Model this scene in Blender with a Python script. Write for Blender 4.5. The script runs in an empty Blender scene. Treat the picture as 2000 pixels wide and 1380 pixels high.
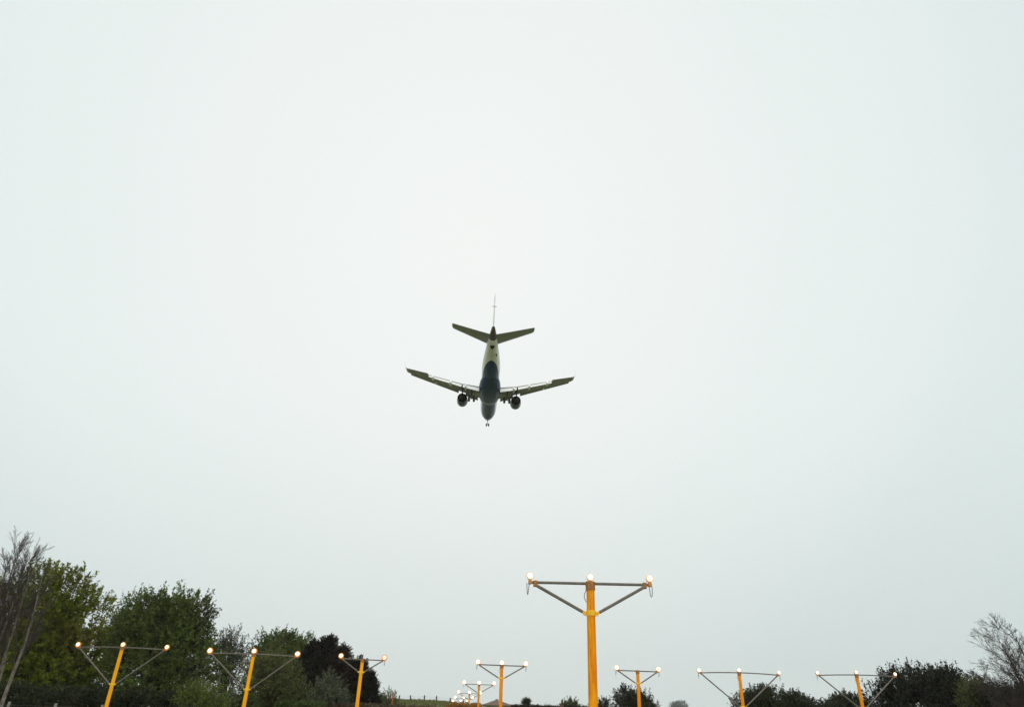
import bpy, math, random
import numpy as np
from mathutils import Vector, Matrix
R_ = math.radians
SC = bpy.context.scene
COL = SC.collection

# ------------------------------------------------------------------ camera
CAM_Z, PITCH, ROLL, FPX = 1.5, .4914, .0327, 1333.0
cd = bpy.data.cameras.new('camera'); cam = bpy.data.objects.new('camera', cd); COL.objects.link(cam)
cd.sensor_width = 36; cd.lens = FPX / 2000 * 36; cd.clip_start = .1; cd.clip_end = 8000
fw = Vector((0, math.cos(PITCH), math.sin(PITCH))); rt = Vector((1, 0, 0)); up = rt.cross(fw)
CR = rt * math.cos(ROLL) + up * math.sin(ROLL); CU = up * math.cos(ROLL) - rt * math.sin(ROLL)
m = Matrix((CR, CU, -fw)).transposed().to_4x4(); m.translation = (0, 0, CAM_Z)
cam.matrix_world = m
SC.camera = cam

def at(px, py, Y):
    """point of the place that stands Y metres ahead of the viewpoint (used to measure positions)"""
    d = fw + CR * ((px - 1000) / FPX) + CU * ((690 - py) / FPX)
    return Vector((0, 0, CAM_Z)) + d * (Y / d.y)
def mpp(px, py, Y):
    d = fw + CR * ((px - 1000) / FPX) + CU * ((690 - py) / FPX)
    return Y / d.y / FPX

# ------------------------------------------------------------------ sky, sun, exposure
SUN_EL, SUN_AZ = R_(38), R_(-5)          # veiled sun behind the cloud, ahead of the viewer
w = bpy.data.worlds.new("World"); SC.world = w; w.use_nodes = True
nt = w.node_tree; nt.nodes.clear()
N = nt.nodes.new; LK = nt.links.new
out = N('ShaderNodeOutputWorld'); bg = N('ShaderNodeBackground'); LK(bg.outputs[0], out.inputs[0])
sky = N('ShaderNodeTexSky'); sky.sky_type = 'NISHITA'; sky.sun_disc = False
sky.sun_elevation = SUN_EL; sky.sun_rotation = SUN_AZ; sky.dust_density = 2
bg.inputs[1].default_value = .1
tc = N('ShaderNodeTexCoord')
dot = N('ShaderNodeVectorMath'); dot.operation = 'DOT_PRODUCT'
dot.inputs[1].default_value = (math.sin(SUN_AZ) * math.cos(SUN_EL), math.cos(SUN_AZ) * math.cos(SUN_EL), math.sin(SUN_EL))
LK(tc.outputs['Generated'], dot.inputs[0])
ac = N('ShaderNodeMath'); ac.operation = 'ARCCOSINE'; LK(dot.outputs['Value'], ac.inputs[0])
nz = N('ShaderNodeTexNoise'); nz.inputs['Scale'].default_value = 2.2; nz.inputs['Detail'].default_value = 3
LK(tc.outputs['Generated'], nz.inputs['Vector'])
ad = N('ShaderNodeMath'); ad.operation = 'MULTIPLY_ADD'; ad.inputs[1].default_value = .12; LK(nz.outputs[0], ad.inputs[0])
LK(ac.outputs[0], ad.inputs[2])
sc_ = N('ShaderNodeMath'); sc_.operation = 'MULTIPLY_ADD'; sc_.inputs[1].default_value = 1 / math.pi; sc_.inputs[2].default_value = -.06 / math.pi
LK(ad.outputs[0], sc_.inputs[0])
rp = N('ShaderNodeValToRGB'); LK(sc_.outputs[0], rp.inputs[0])
cr = rp.color_ramp; cr.interpolation = 'EASE'
stops = [(0, (.872, .906, .892)), (16, (.866, .906, .892)), (30, (.818, .882, .868)), (43, (.742, .834, .818)), (57, (.68, .785, .772)), (78, (.85, .90, .88)), (112, (1.95, 1.92, 1.78)), (180, (2.3, 2.2, 2.0))]  # unseen sky behind the viewer made brighter to lift masts, trees and underside
cr.elements[0].position = 0; cr.elements[0].color = (*stops[0][1], 1)
cr.elements[1].position = 1; cr.elements[1].color = (*stops[-1][1], 1)
for a_, c_ in stops[1:-1]:
    e = cr.elements.new(a_ / 180); e.color = (*c_, 1)
sep = N('ShaderNodeSeparateXYZ'); LK(tc.outputs['Generated'], sep.inputs[0])      # the overcast is a little darker low down
lo = N('ShaderNodeMapRange'); lo.interpolation_type = 'SMOOTHSTEP'; lo.inputs['From Min'].default_value = -.12; lo.inputs['From Max'].default_value = .42
lo.inputs['To Min'].default_value = 8.3; lo.inputs['To Max'].default_value = 10.0; LK(sep.outputs['Z'], lo.inputs['Value'])
mul = N('ShaderNodeVectorMath'); mul.operation = 'SCALE'; LK(lo.outputs[0], mul.inputs['Scale'])
LK(rp.outputs[0], mul.inputs[0])
mx = N('ShaderNodeMix'); mx.data_type = 'RGBA'; mx.inputs[0].default_value = .012
LK(mul.outputs[0], mx.inputs[6]); LK(sky.outputs[0], mx.inputs[7]); LK(mx.outputs[2], bg.inputs[0])

sl = bpy.data.lights.new('sun', 'SUN'); sl.energy = .6; sl.angle = R_(35); sl.color = (1, .96, .9)
so = bpy.data.objects.new('sun', sl); COL.objects.link(so)
so.rotation_euler = (math.pi / 2 - SUN_EL, 0, math.pi - SUN_AZ)
so.location = (0, 0, 90)
SC.view_settings.view_transform = 'Standard'; SC.view_settings.look = 'None'
SC.view_settings.exposure = 0; SC.view_settings.gamma = 1
SC.cycles.volume_bounces = 0; SC.cycles.max_bounces = 8; SC.cycles.diffuse_bounces = 4

# ------------------------------------------------------------------ helpers
rng = np.random.default_rng(7); random.seed(7)

def tag(o, label=None, cat=None, group=None, kind=None):
    if label: o['label'] = label
    if cat: o['category'] = cat
    if group: o['group'] = group
    if kind: o['kind'] = kind
    return o
def empty(name, loc, rz=0):
    o = bpy.data.objects.new(name, None); COL.objects.link(o); o.location = loc; o.rotation_euler = (0, 0, rz)
    o.empty_display_size = .3
    return o

class MB:
    def __init__(s): s.v = []; s.f = []
    def add(s, vs, fs):
        b = len(s.v); s.v += [tuple(x) for x in vs]; s.f += [tuple(i + b for i in q) for q in fs]
    def tube(s, pts, rad, n=8, cap=True, flat=None):
        pts = [Vector(p) for p in pts]
        if not hasattr(rad, '__len__'): rad = [rad] * len(pts)
        vs = []; fs = []
        prev = None
        for i, p in enumerate(pts):
            t = (pts[min(i + 1, len(pts) - 1)] - pts[max(i - 1, 0)])
            t = t.normalized() if t.length > 1e-9 else Vector((0, 0, 1))
            if prev is None:
                a = t.cross(Vector((0, 0, 1)) if abs(t.z) < .9 else Vector((1, 0, 0))).normalized()
            else:
                a = (prev - t * prev.dot(t)).normalized()
            prev = a; b = t.cross(a)
            for k in range(n):
                th = 2 * math.pi * (k + .5) / n
                vs.append(p + (a * math.cos(th) + b * math.sin(th)) * rad[i])
        for i in range(len(pts) - 1):
            for k in range(n):
                k2 = (k + 1) % n
                fs.append((i * n + k, i * n + k2, (i + 1) * n + k2, (i + 1) * n + k))
        if cap:
            fs.append(tuple(range(n - 1, -1, -1))); fs.append(tuple((len(pts) - 1) * n + k for k in range(n)))
        s.add(vs, fs); return s
    def box(s, c, d, M=None):
        c = Vector(c); vs = []
        for x in (-1, 1):
            for y in (-1, 1):
                for z in (-1, 1):
                    q = Vector((x * d[0] / 2, y * d[1] / 2, z * d[2] / 2))
                    vs.append(c + (M @ q if M else q))
        s.add(vs, [(0, 1, 3, 2), (4, 6, 7, 5), (0, 4, 5, 1), (2, 3, 7, 6), (0, 2, 6, 4), (1, 5, 7, 3)]); return s
    def rings(s, rings, closed_ends=True):
        n = len(rings[0]); vs = [p for r in rings for p in r]; fs = []
        for i in range(len(rings) - 1):
            for k in range(n):
                k2 = (k + 1) % n
                fs.append((i * n + k, (i + 1) * n + k, (i + 1) * n + k2, i * n + k2))
        if closed_ends:
            fs.append(tuple(range(n))); fs.append(tuple((len(rings) - 1) * n + k for k in range(n - 1, -1, -1)))
        s.add(vs, fs); return s
    def build(s, name, mat, parent=None, smooth=False, bevel=0):
        me = bpy.data.meshes.new(name); me.from_pydata([tuple(v) for v in s.v], [], s.f)
        return link_mesh(name, me, mat, parent, smooth, bevel)

def link_mesh(name, me, mat, parent=None, smooth=False, bevel=0):
    me.materials.append(mat); me.update()
    if smooth:
        me.polygons.foreach_set('use_smooth', [True] * len(me.polygons))
    o = bpy.data.objects.new(name, me); COL.objects.link(o)
    if parent: o.parent = parent
    if smooth == 'auto':
        try:
            me.set_sharp_from_angle(angle=R_(40))
        except Exception: pass
    if bevel:
        b = o.modifiers.new('edge', 'BEVEL'); b.width = bevel; b.segments = 2; b.limit_method = 'ANGLE'
    return o

def np_mesh(name, V, Q, mat, parent=None):
    """V (n,3), Q (m,4) quads"""
    me = bpy.data.meshes.new(name)
    me.vertices.add(len(V)); me.vertices.foreach_set('co', np.asarray(V, np.float32).ravel())
    me.loops.add(Q.size); me.loops.foreach_set('vertex_index', Q.astype(np.int32).ravel())
    me.polygons.add(len(Q)); me.polygons.foreach_set('loop_start', np.arange(0, Q.size, 4, dtype=np.int32))
    me.polygons.foreach_set('loop_total', np.full(len(Q), 4, np.int32))
    me.update(calc_edges=True)
    return link_mesh(name, me, mat, parent)

def copy_tree(o, parent=None):
    c = o.copy(); COL.objects.link(c); c.parent = parent
    for ch in [x for x in bpy.data.objects if x.parent == o]:
        copy_tree(ch, c)
    return c

# ------------------------------------------------------------------ materials
def mat(name, col, rough=.5, metal=0, wear=None, var=0, var_scale=6, col2=None, bump=0, coat=0, stretch=None, spec=.5):
    m = bpy.data.materials.new(name); m.use_nodes = True; t = m.node_tree; p = t.nodes['Principled BSDF']
    p.inputs['Base Color'].default_value = (*col, 1); p.inputs['Roughness'].default_value = rough; p.inputs['Metallic'].default_value = metal
    p.inputs['Coat Weight'].default_value = coat; p.inputs['Specular IOR Level'].default_value = spec
    if col2 is not None or var or bump:
        c = t.nodes.new('ShaderNodeTexCoord'); n = t.nodes.new('ShaderNodeTexNoise')
        n.inputs['Scale'].default_value = var_scale; n.inputs['Detail'].default_value = 6; n.inputs['Roughness'].default_value = .65
        if stretch:
            mp = t.nodes.new('ShaderNodeMapping'); mp.inputs['Scale'].default_value = stretch
            t.links.new(c.outputs['Object'], mp.inputs[0]); t.links.new(mp.outputs[0], n.inputs['Vector'])
        else: t.links.new(c.outputs['Object'], n.inputs['Vector'])
        r = t.nodes.new('ShaderNodeValToRGB'); t.links.new(n.outputs[0], r.inputs[0])
        c2 = col2 if col2 is not None else tuple(x * (1 - var) for x in col)
        r.color_ramp.elements[0].position = .36; r.color_ramp.elements[0].color = (*c2, 1)
        r.color_ramp.elements[1].position = .62; r.color_ramp.elements[1].color = (*col, 1)
        t.links.new(r.outputs[0], p.inputs['Base Color'])
        if wear:                                   # grime runs and small chips down to rusty primer
            n2 = t.nodes.new('ShaderNodeTexNoise'); n2.inputs['Scale'].default_value = 5; n2.inputs['Detail'].default_value = 9; n2.inputs['Roughness'].default_value = .72
            mp2 = t.nodes.new('ShaderNodeMapping'); mp2.inputs['Scale'].default_value = (4, 4, 1.3); t.links.new(c.outputs['Object'], mp2.inputs[0]); t.links.new(mp2.outputs[0], n2.inputs['Vector'])
            r2 = t.nodes.new('ShaderNodeValToRGB'); r2.color_ramp.elements[0].position = .58; r2.color_ramp.elements[1].position = .72; t.links.new(n2.outputs[0], r2.inputs[0])
            ml = t.nodes.new('ShaderNodeMath'); ml.operation = 'MULTIPLY'; ml.inputs[1].default_value = .75; t.links.new(r2.outputs[0], ml.inputs[0])
            xx = t.nodes.new('ShaderNodeMix'); xx.data_type = 'RGBA'; t.links.new(ml.outputs[0], xx.inputs[0]); t.links.new(r.outputs[0], xx.inputs[6]); xx.inputs[7].default_value = (*wear, 1)
            t.links.new(xx.outputs[2], p.inputs['Base Color'])
        if bump:
            b = t.nodes.new('ShaderNodeBump'); b.inputs['Strength'].default_value = bump; b.inputs['Distance'].default_value = .02
            t.links.new(n.outputs[0], b.inputs['Height']); t.links.new(b.outputs[0], p.inputs['Normal'])
    return m

def leaf_mat(name, cols, transl=.3, patch=None):
    """each leaf takes its own colour from the list; patch = a second hue in broad patches"""
    m = bpy.data.materials.new(name); m.use_nodes = True; t = m.node_tree; t.nodes.clear()
    g = t.nodes.new('ShaderNodeNewGeometry'); r = t.nodes.new('ShaderNodeValToRGB')
    t.links.new(g.outputs['Random Per Island'], r.inputs[0])
    els = r.color_ramp.elements
    els[0].position = 0; els[0].color = (*cols[0], 1); els[1].position = 1; els[1].color = (*cols[-1], 1)
    for i, c in enumerate(cols[1:-1]):
        e = els.new((i + 1) / (len(cols) - 1)); e.color = (*c, 1)
    src = r.outputs[0]
    if patch:
        n = t.nodes.new('ShaderNodeTexNoise'); n.inputs['Scale'].default_value = patch[1]; n.inputs['Detail'].default_value = 2
        t.links.new(g.outputs['Position'], n.inputs['Vector'])
        q = t.nodes.new('ShaderNodeValToRGB'); q.color_ramp.elements[0].position = .45; q.color_ramp.elements[1].position = .6
        t.links.new(n.outputs[0], q.inputs[0])
        x = t.nodes.new('ShaderNodeMix'); x.data_type = 'RGBA'; t.links.new(q.outputs[0], x.inputs[0])
        x2 = t.nodes.new('ShaderNodeMix'); x2.data_type = 'RGBA'; x2.inputs[0].default_value = .5
        t.links.new(src, x2.inputs[6]); x2.inputs[7].default_value = (*patch[0], 1)
        t.links.new(src, x.inputs[6]); t.links.new(x2.outputs[2], x.inputs[7]); src = x.outputs[2]
    d = t.nodes.new('ShaderNodeBsdfPrincipled'); d.inputs['Roughness'].default_value = .55; d.inputs['Specular IOR Level'].default_value = .1
    tr = t.nodes.new('ShaderNodeBsdfTranslucent'); mxs = t.nodes.new('ShaderNodeMixShader'); mxs.inputs[0].default_value = transl
    o = t.nodes.new('ShaderNodeOutputMaterial')
    t.links.new(src, d.inputs['Base Color']); t.links.new(src, tr.inputs[0])
    t.links.new(d.outputs[0], mxs.inputs[1]); t.links.new(tr.outputs[0], mxs.inputs[2]); t.links.new(mxs.outputs[0], o.inputs[0])
    return m

def emis(name, col, strength):
    m = bpy.data.materials.new(name); m.use_nodes = True; t = m.node_tree; t.nodes.clear()
    e = t.nodes.new('ShaderNodeEmission'); e.inputs[0].default_value = (*col, 1); e.inputs[1].default_value = strength
    o = t.nodes.new('ShaderNodeOutputMaterial'); t.links.new(e.outputs[0], o.inputs[0]); return m

M = {}
M['yellow'] = mat('mast_yellow_lit', (.95, .44, .003), .6, col2=(.88, .36, .003), var_scale=3, stretch=(6, 6, .8), spec=.12, wear=(.5, .17, .01))  # one mast paint; brighter exposure against the trees put into the colour
M['orange'] = mat('mast_yellow_base', (.94, .37, .002), .6, col2=(.68, .19, .002), var_scale=3.4, stretch=(7, 7, .6), spec=.12, wear=(.36, .11, .012))
M['bracket'] = mat('bracket_yellow', (.95, .56, .012), .5, col2=(.86, .42, .01), var_scale=14)
M['rust'] = mat('cap_ochre', (.42, .17, .03), .6, col2=(.22, .085, .02), var_scale=18, bump=.2)
M['galv'] = mat('galvanised_bar', (.18, .165, .145), .6, .15, col2=(.12, .10, .088), var_scale=9)
M['cable'] = mat('black_cable', (.02, .022, .028), .5)
M['lampbody'] = mat('lamp_body_ochre', (.62, .27, .06), .5, col2=(.4, .16, .04), var_scale=20)
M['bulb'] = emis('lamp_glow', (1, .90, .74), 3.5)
M['lens'] = emis('halo_rim_glow', (1, .56, .22), 1.25)  # this and the two ring glows below paint lamp halo as emission
M['halo_inner'] = emis('halo_inner_glow', (1, .66, .30), 1.7)
M['halo_outer'] = emis('halo_outer_glow', (1, .36, .07), .62)
M['bark'] = mat('bark_dark', (.075, .06, .048), .9, col2=(.04, .032, .026), var_scale=5, bump=.5)
M['bark_pale'] = mat('bark_pale', (.19, .17, .145), .9, col2=(.08, .065, .055), var_scale=4, bump=.5)
M['twig'] = mat('twig_brown', (.055, .042, .036), .9, col2=(.032, .025, .022), var_scale=3)
M['grass'] = mat('grass_field', (.15, .165, .06), .95, col2=(.10, .12, .04), var_scale=.4, bump=.3)
M['bank'] = mat('grass_bank', (.20, .21, .08), .95, col2=(.14, .15, .06), var_scale=.7, bump=.3)
M['wood'] = mat('fence_wood', (.10, .08, .065), .9, col2=(.06, .05, .04), var_scale=8)
M['concrete'] = mat('concrete_post', (.26, .26, .24), .9, col2=(.18, .18, .165), var_scale=9)

# ------------------------------------------------------------------ ground
def hgt(x, y):
    d = np.hypot(x, y); t = np.clip((d - 300) / 1000, 0, 1); return 22 * t * t * (3 - 2 * t)
rad = np.array([0, 6, 12, 20, 30, 45, 60, 80, 105, 140, 180, 230, 300, 380, 470, 570, 680, 800, 950, 1150, 1400])
na = 72; V = [(0, 0, 0)]; F = []
for i, r in enumerate(rad[1:]):
    for k in range(na):
        th = 2 * math.pi * k / na; x, y = r * math.cos(th), r * math.sin(th)
        V.append((x, y, float(hgt(x, y))))
for k in range(na): F.append((0, 1 + k, 1 + (k + 1) % na))
for i in range(len(rad) - 2):
    a = 1 + i * na; b = a + na
    for k in range(na): k2 = (k + 1) % na; F.append((a + k, b + k, b + k2, a + k2))
me = bpy.data.meshes.new('ground'); me.from_pydata(V, [], F)
tag(link_mesh('ground', me, M['grass'], smooth=True), kind='structure')

# grassy bank beyond the near trees
crest = [(640, 1378), (700, 1371), (740, 1366), (770, 1366), (800, 1367), (830, 1368), (850, 1369), (872, 1371), (890, 1374), (912, 1381), (945, 1392), (975, 1400)]
YB = 100.0
mb = MB(); rows = []
cp = []
for i in range(len(crest) - 1):
    for q in range(5):
        s = q / 5; cp.append((crest[i][0] * (1 - s) + crest[i + 1][0] * s, crest[i][1] * (1 - s) + crest[i + 1][1] * s))
cp.append(crest[-1])
for (px, py) in cp:
    c = at(px, py, YB); h = max(c.z, .3) + rng.normal(0, .03)
    rows.append([(c.x * (YB - 11) / YB, YB - 11, -.2), (c.x * (YB - 6) / YB, YB - 6, h * .45), (c.x, YB - 2, h * .88), (c.x, YB, h), (c.x, YB + 3, h * .96), (c.x, YB + 12, -.2)])
for r in rows: mb.v += r
n = 6
for i in range(len(rows) - 1):
    for k in range(n - 1): mb.f.append((i * n + k, (i + 1) * n + k, (i + 1) * n + k + 1, i * n + k + 1))
tag(mb.build('grass_bank', M['bank'], smooth=True), kind='structure')
# rough grass on the bank
nb = 9000
ii = rng.integers(0, len(rows) - 1, nb); tt = rng.random(nb); kk = rng.integers(1, 4, nb); uu = rng.random(nb)
RA = np.array(rows)
P = (RA[ii, kk] * (1 - tt)[:, None] + RA[ii + 1, kk] * tt[:, None]) * (1 - uu)[:, None] + (RA[ii, kk + 1] * (1 - tt)[:, None] + RA[ii + 1, kk + 1] * tt[:, None]) * uu[:, None]
def blades(P, h, wd):
    n = len(P); th = rng.random(n) * 6.283; d = np.stack([np.cos(th), np.sin(th), np.zeros(n)], 1) * (wd * (.6 + .8 * rng.random(n)))[:, None]
    hh = (h * (.4 + rng.random(n)))[:, None]; lean = rng.normal(0, .3, (n, 3)); lean[:, 2] = 1
    V = np.stack([P - d, P + d, P + d * .3 + lean * hh, P - d * .3 + lean * hh], 1).reshape(-1, 3)
    return V, np.arange(4 * n).reshape(-1, 4)
LM = {}
LM['rough'] = leaf_mat('rough_grass_blades', [(0.104, 0.130, 0.039), (0.182, 0.195, 0.072), (0.200, 0.200, 0.104)], .2)
V, Q = blades(P, .22, .07)
tag(np_mesh('rough_grass', V, Q, LM['rough']), 'rough green and straw coloured grass growing over the bank', 'grass', kind='stuff')

# ------------------------------------------------------------------ vegetation
def frame_rand(n, base_up=.5):
    d = rng.normal(0, 1, (n, 3)); d[:, 2] += base_up; d /= np.linalg.norm(d, axis=1)[:, None] + 1e-9
    return d
def leaves(P, D, size, width=.55, fold=.25, face=None):
    """P leaf base points, D leaf directions -> folded rhombic leaves"""
    n = len(P); r = rng.normal(0, 1, (n, 3))
    if face is not None: r = face + .35 * r          # leaf blades turn their faces out to the light
    S = np.cross(D, r); S /= np.linalg.norm(S, axis=1)[:, None] + 1e-9
    U = np.cross(S, D); L = (size * (.6 + .8 * rng.random(n)))[:, None]
    mid = P + D * L * .5 + U * L * fold * .4
    V = np.stack([P, mid + S * L * width / 2, P + D * L, mid - S * L * width / 2], 1).reshape(-1, 3)
    return V, np.arange(4 * n).reshape(-1, 4)

class Env:
    """a crown envelope: ellipsoids (centre, radii) with lumpy radius"""
    def __init__(s, ells, lump=.22, seed=0):
        s.e = ells; g = np.random.default_rng(seed); s.k = g.normal(0, 3.2, (9, 3)); s.p = g.random(9) * 6.283; s.l = lump
    def sample(s, n, shell=.35):
        vol = np.array([e[1][0] * e[1][1] * e[1][2] for e in s.e]) ** .67; ix = rng.choice(len(s.e), n, p=vol / vol.sum())
        d = rng.normal(0, 1, (n, 3)); d /= np.linalg.norm(d, axis=1)[:, None]
        lum = 1 + s.l * np.cos(d @ s.k.T * 1.0 + s.p + ix[:, None] * 1.7).sum(1) / 2.2
        r = np.where(rng.random(n) < shell, .82 + .18 * rng.random(n), rng.random(n) ** .45) * np.clip(lum, .6, 1.25)
        C = np.array([e[0] for e in s.e])[ix]; A = np.array([e[1] for e in s.e])[ix]
        return C + d * A * r[:, None], d, r

def px_env(ells, Y, lump=.22, seed=0, depth=.85):
    out = []
    for e in ells:
        px, py, rx, ry = e[:4]; dy = e[4] if len(e) > 4 else 0
        c = at(px, py, Y + dy); s = mpp(px, py, Y + dy)
        out.append((tuple(c), (rx * s, (rx + ry) / 2 * s * depth, ry * s * 1.06)))
    return Env(out, lump, seed)

def crown(env, n_shoots, L, per, size, upb=.6, width=.55, jit=.09, shell=.4, zmin=.05, keep=None, spread=.9):
    P, d, r = env.sample(n_shoots, shell)
    ok = P[:, 2] > zmin
    P, d = P[ok], d[ok]; n = len(P)
    D = d + rng.normal(0, .35, (n, 3)); D[:, 2] += upb; D /= np.linalg.norm(D, axis=1)[:, None]
    ln = L * (.5 + rng.random(n))
    t = rng.random((n, per)); 
    base = P[:, None, :] + D[:, None, :] * (t * ln[:, None])[:, :, None] + rng.normal(0, jit, (n, per, 3)) * (1.15 - t)[:, :, None]
    LD = D[:, None, :] * .8 + rng.normal(0, spread, (n, per, 3)); LD /= np.linalg.norm(LD, axis=2)[:, :, None]
    B = base.reshape(-1, 3); q = B[:, 2] > zmin
    fc = np.repeat(d + np.array([0, 0, .45]), per, axis=0)
    V, Q = leaves(B[q], LD.reshape(-1, 3)[q], size, width, face=fc[q])
    return V, Q, P, D * ln[:, None]

def bez(a, b, c, n=7):
    return [a * (1 - t) ** 2 + b * 2 * t * (1 - t) + c * t * t for t in np.linspace(0, 1, n)]

def skeleton(mt, mb_, base, top, r0, targets, wander=.25, lo=.15):
    """trunk into mt, limbs to the targets into mb_"""
    base = Vector(base); top = Vector(top); n = 9; pts = []
    off = Vector((0, 0, 0))
    for i in range(n):
        t = i / (n - 1)
        off = off + Vector((random.gauss(0, wander), random.gauss(0, wander), 0)) * .35 * (0 if i == 0 else 1)
        pts.append(base.lerp(top, t) + off)
    rr = [r0 * (1.25 if i == 0 else 1) * (1 - .85 * (i / (n - 1))) for i in range(n)]
    mt.tube(pts, rr, 8)
    H = (top - base).length
    for tg in targets:
        tg = Vector(tg)
        f = min(.9, max(lo, ((tg.z - base.z) / max(H, .1)) * random.uniform(.35, .75)))
        i = f * (n - 1); k = int(i); p = pts[k].lerp(pts[min(k + 1, n - 1)], i - k)
        mid = p.lerp(tg, .5); mid.z -= .12 * (tg - p).length * random.uniform(-.2, 1)
        c = bez(p, mid, tg, 6); r1 = max(.02, r0 * .38 * (1 - f * .6))
        mb_.tube(c, [r1 * (1 - .85 * j / 5) for j in range(6)], 5, cap=False)

def tree(name, label, cat, Y, ells, px_base, lm, n_shoots, L, per, size, r0=.25, group='trees', bark='bark', upb=.6, width=.55,
         lump=.22, seed=0, shell=.4, twigs=True, depth=.85, jit=.09, limbs=36, spread=.9, base_z=0, lo=.15):
    env = px_env(ells, Y, lump, seed, depth)
    V, Q, P, D = crown(env, n_shoots, L, per, size, upb, width, jit, shell, zmin=base_z + .05, spread=spread)
    b = at(px_base, 1400, Y); base = Vector((b.x, Y, base_z))
    t = empty(name, base); Tm = Matrix.Translation(-base)
    top = max((Vector(e[0]) + Vector((0, 0, e[1][2] * .5)) for e in env.e), key=lambda v: v.z)
    mt, mbr = MB(), MB()
    tg = [P[i] for i in rng.choice(len(P), min(limbs, len(P)), replace=False)]
    skeleton(mt, mt, base - Vector((0, 0, .1)), top, r0, tg, lo=lo)
    if twigs:
        for i in range(0, len(P), max(1, len(P) // 500)):
            mbr.tube([P[i] - D[i] * .3, P[i] + D[i] * .9], [.02, .006], 3, cap=False)
    for q in (mt, mbr): q.v = [tuple(Vector(v) - base) for v in q.v]
    mt.build('trunk', M[bark], t, smooth=True)
    V = V - np.array(base); nl = len(Q)
    if mbr.v:                                     # the leafy twigs belong to the crown
        Q = np.concatenate([Q, np.array(mbr.f) + len(V)]); V = np.concatenate([V, np.array(mbr.v)])
    c_ = np_mesh('crown', V, Q, LM[lm], t)
    if len(Q) > nl:
        c_.data.materials.append(M['twig']); ix = np.zeros(len(Q), np.int32); ix[nl:] = 1
        c_.data.polygons.foreach_set('material_index', ix)
    return tag(t, label, cat, group)

def shrub(name, label, cat, Y, ells, lm, n_shoots, L, per, size, group=None, **k):
    env = px_env(ells, Y, k.get('lump', .25), k.get('seed', 0), k.get('depth', .8))
    V, Q, P, D = crown(env, n_shoots, L, per, size, k.get('upb', .5), k.get('width', .55), k.get('jit', .07), k.get('shell', .45))
    base = Vector((env.e[0][0][0], Y, k.get('base_z', 0)))
    t = empty(name, base); mbr = MB()
    for i in rng.choice(len(P), min(40, len(P)), replace=False):
        a = base + Vector((random.gauss(0, .25), random.gauss(0, .25), -.05)); c = Vector(P[i])
        mid = a.lerp(c, .45) + Vector((0, 0, .15 * (c - a).length))
        mbr.tube(bez(a, mid, c, 5), [.045, .036, .026, .016, .008], 4, cap=False)
    for i in range(0, len(P), max(1, len(P) // k.get('ntwig', 250))):
        mbr.tube([P[i] - D[i] * .4, P[i] + D[i] * k.get('out', .9)], [.014, .005], 3, cap=False)
    mbr.v = [tuple(Vector(v) - base) for v in mbr.v]
    mbr.build('stems', M['twig'], t); np_mesh('crown', V - np.array(base), Q, LM[lm], t)
    return tag(t, label, cat, group)

LM['syc'] = leaf_mat('sycamore_leaf', [(0.07, 0.105, 0.01), (0.125, 0.165, 0.012), (0.17, 0.205, 0.015), (0.215, 0.225, 0.022)], .48, ((.13, .10, .02), .22))
LM['maple'] = leaf_mat('maple_leaf', [(0.045, 0.078, 0.014), (0.08, 0.125, 0.022), (0.118, 0.165, 0.03), (0.155, 0.195, 0.046)], .42, ((.06, .055, .028), .3))
LM['sparse'] = leaf_mat('sparse_leaf', [(0.060, 0.060, 0.036), (0.084, 0.102, 0.048), (0.120, 0.120, 0.066)], .3)
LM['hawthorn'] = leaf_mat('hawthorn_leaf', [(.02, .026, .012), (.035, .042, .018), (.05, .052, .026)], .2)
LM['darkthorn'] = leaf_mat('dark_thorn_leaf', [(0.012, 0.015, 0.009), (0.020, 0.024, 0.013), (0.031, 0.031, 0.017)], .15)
LM['olive'] = leaf_mat('olive_leaf', [(0.065, 0.080, 0.026), (0.109, 0.123, 0.038), (0.152, 0.160, 0.055)], .42)
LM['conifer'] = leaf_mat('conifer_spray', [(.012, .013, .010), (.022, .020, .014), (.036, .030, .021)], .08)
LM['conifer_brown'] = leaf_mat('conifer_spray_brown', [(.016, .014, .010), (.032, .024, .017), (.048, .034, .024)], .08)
LM['greygreen'] = leaf_mat('greygreen_leaf', [(0.058, 0.078, 0.046), (0.098, 0.117, 0.065), (0.130, 0.143, 0.085)], .25)
LM['bright'] = leaf_mat('bright_shrub_leaf', [(0.070, 0.105, 0.021), (0.119, 0.161, 0.031), (0.168, 0.200, 0.042)], .42)
LM['hedge'] = leaf_mat('hedge_leaf', [(0.039, 0.058, 0.018), (0.065, 0.091, 0.026), (0.098, 0.117, 0.039)], .25)
LM['hedgebrown'] = leaf_mat('brown_hedge_leaf', [(0.060, 0.048, 0.033), (0.105, 0.075, 0.051), (0.135, 0.112, 0.060)], .2)
LM['hedgered'] = leaf_mat('maroon_hedge_leaf', [(.03, .018, .016), (.05, .028, .025), (.065, .04, .03)], .2)
LM['glow_scrub'] = leaf_mat('glow_scrub_leaf', [(.24, .10, .022), (.36, .16, .035), (.25, .17, .045)], .25)  # orange glow of the lit posts put into the leaf colour
LM['far'] = leaf_mat('far_tree_leaf', [(.03, .042, .025), (.045, .06, .035), (.06, .07, .045)], .2)
LM['palm'] = leaf_mat('spiky_leaf', [(.03, .035, .02), (.05, .055, .03)], .1)

WOOD_G = 'trees along the left edge of the field'
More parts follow.
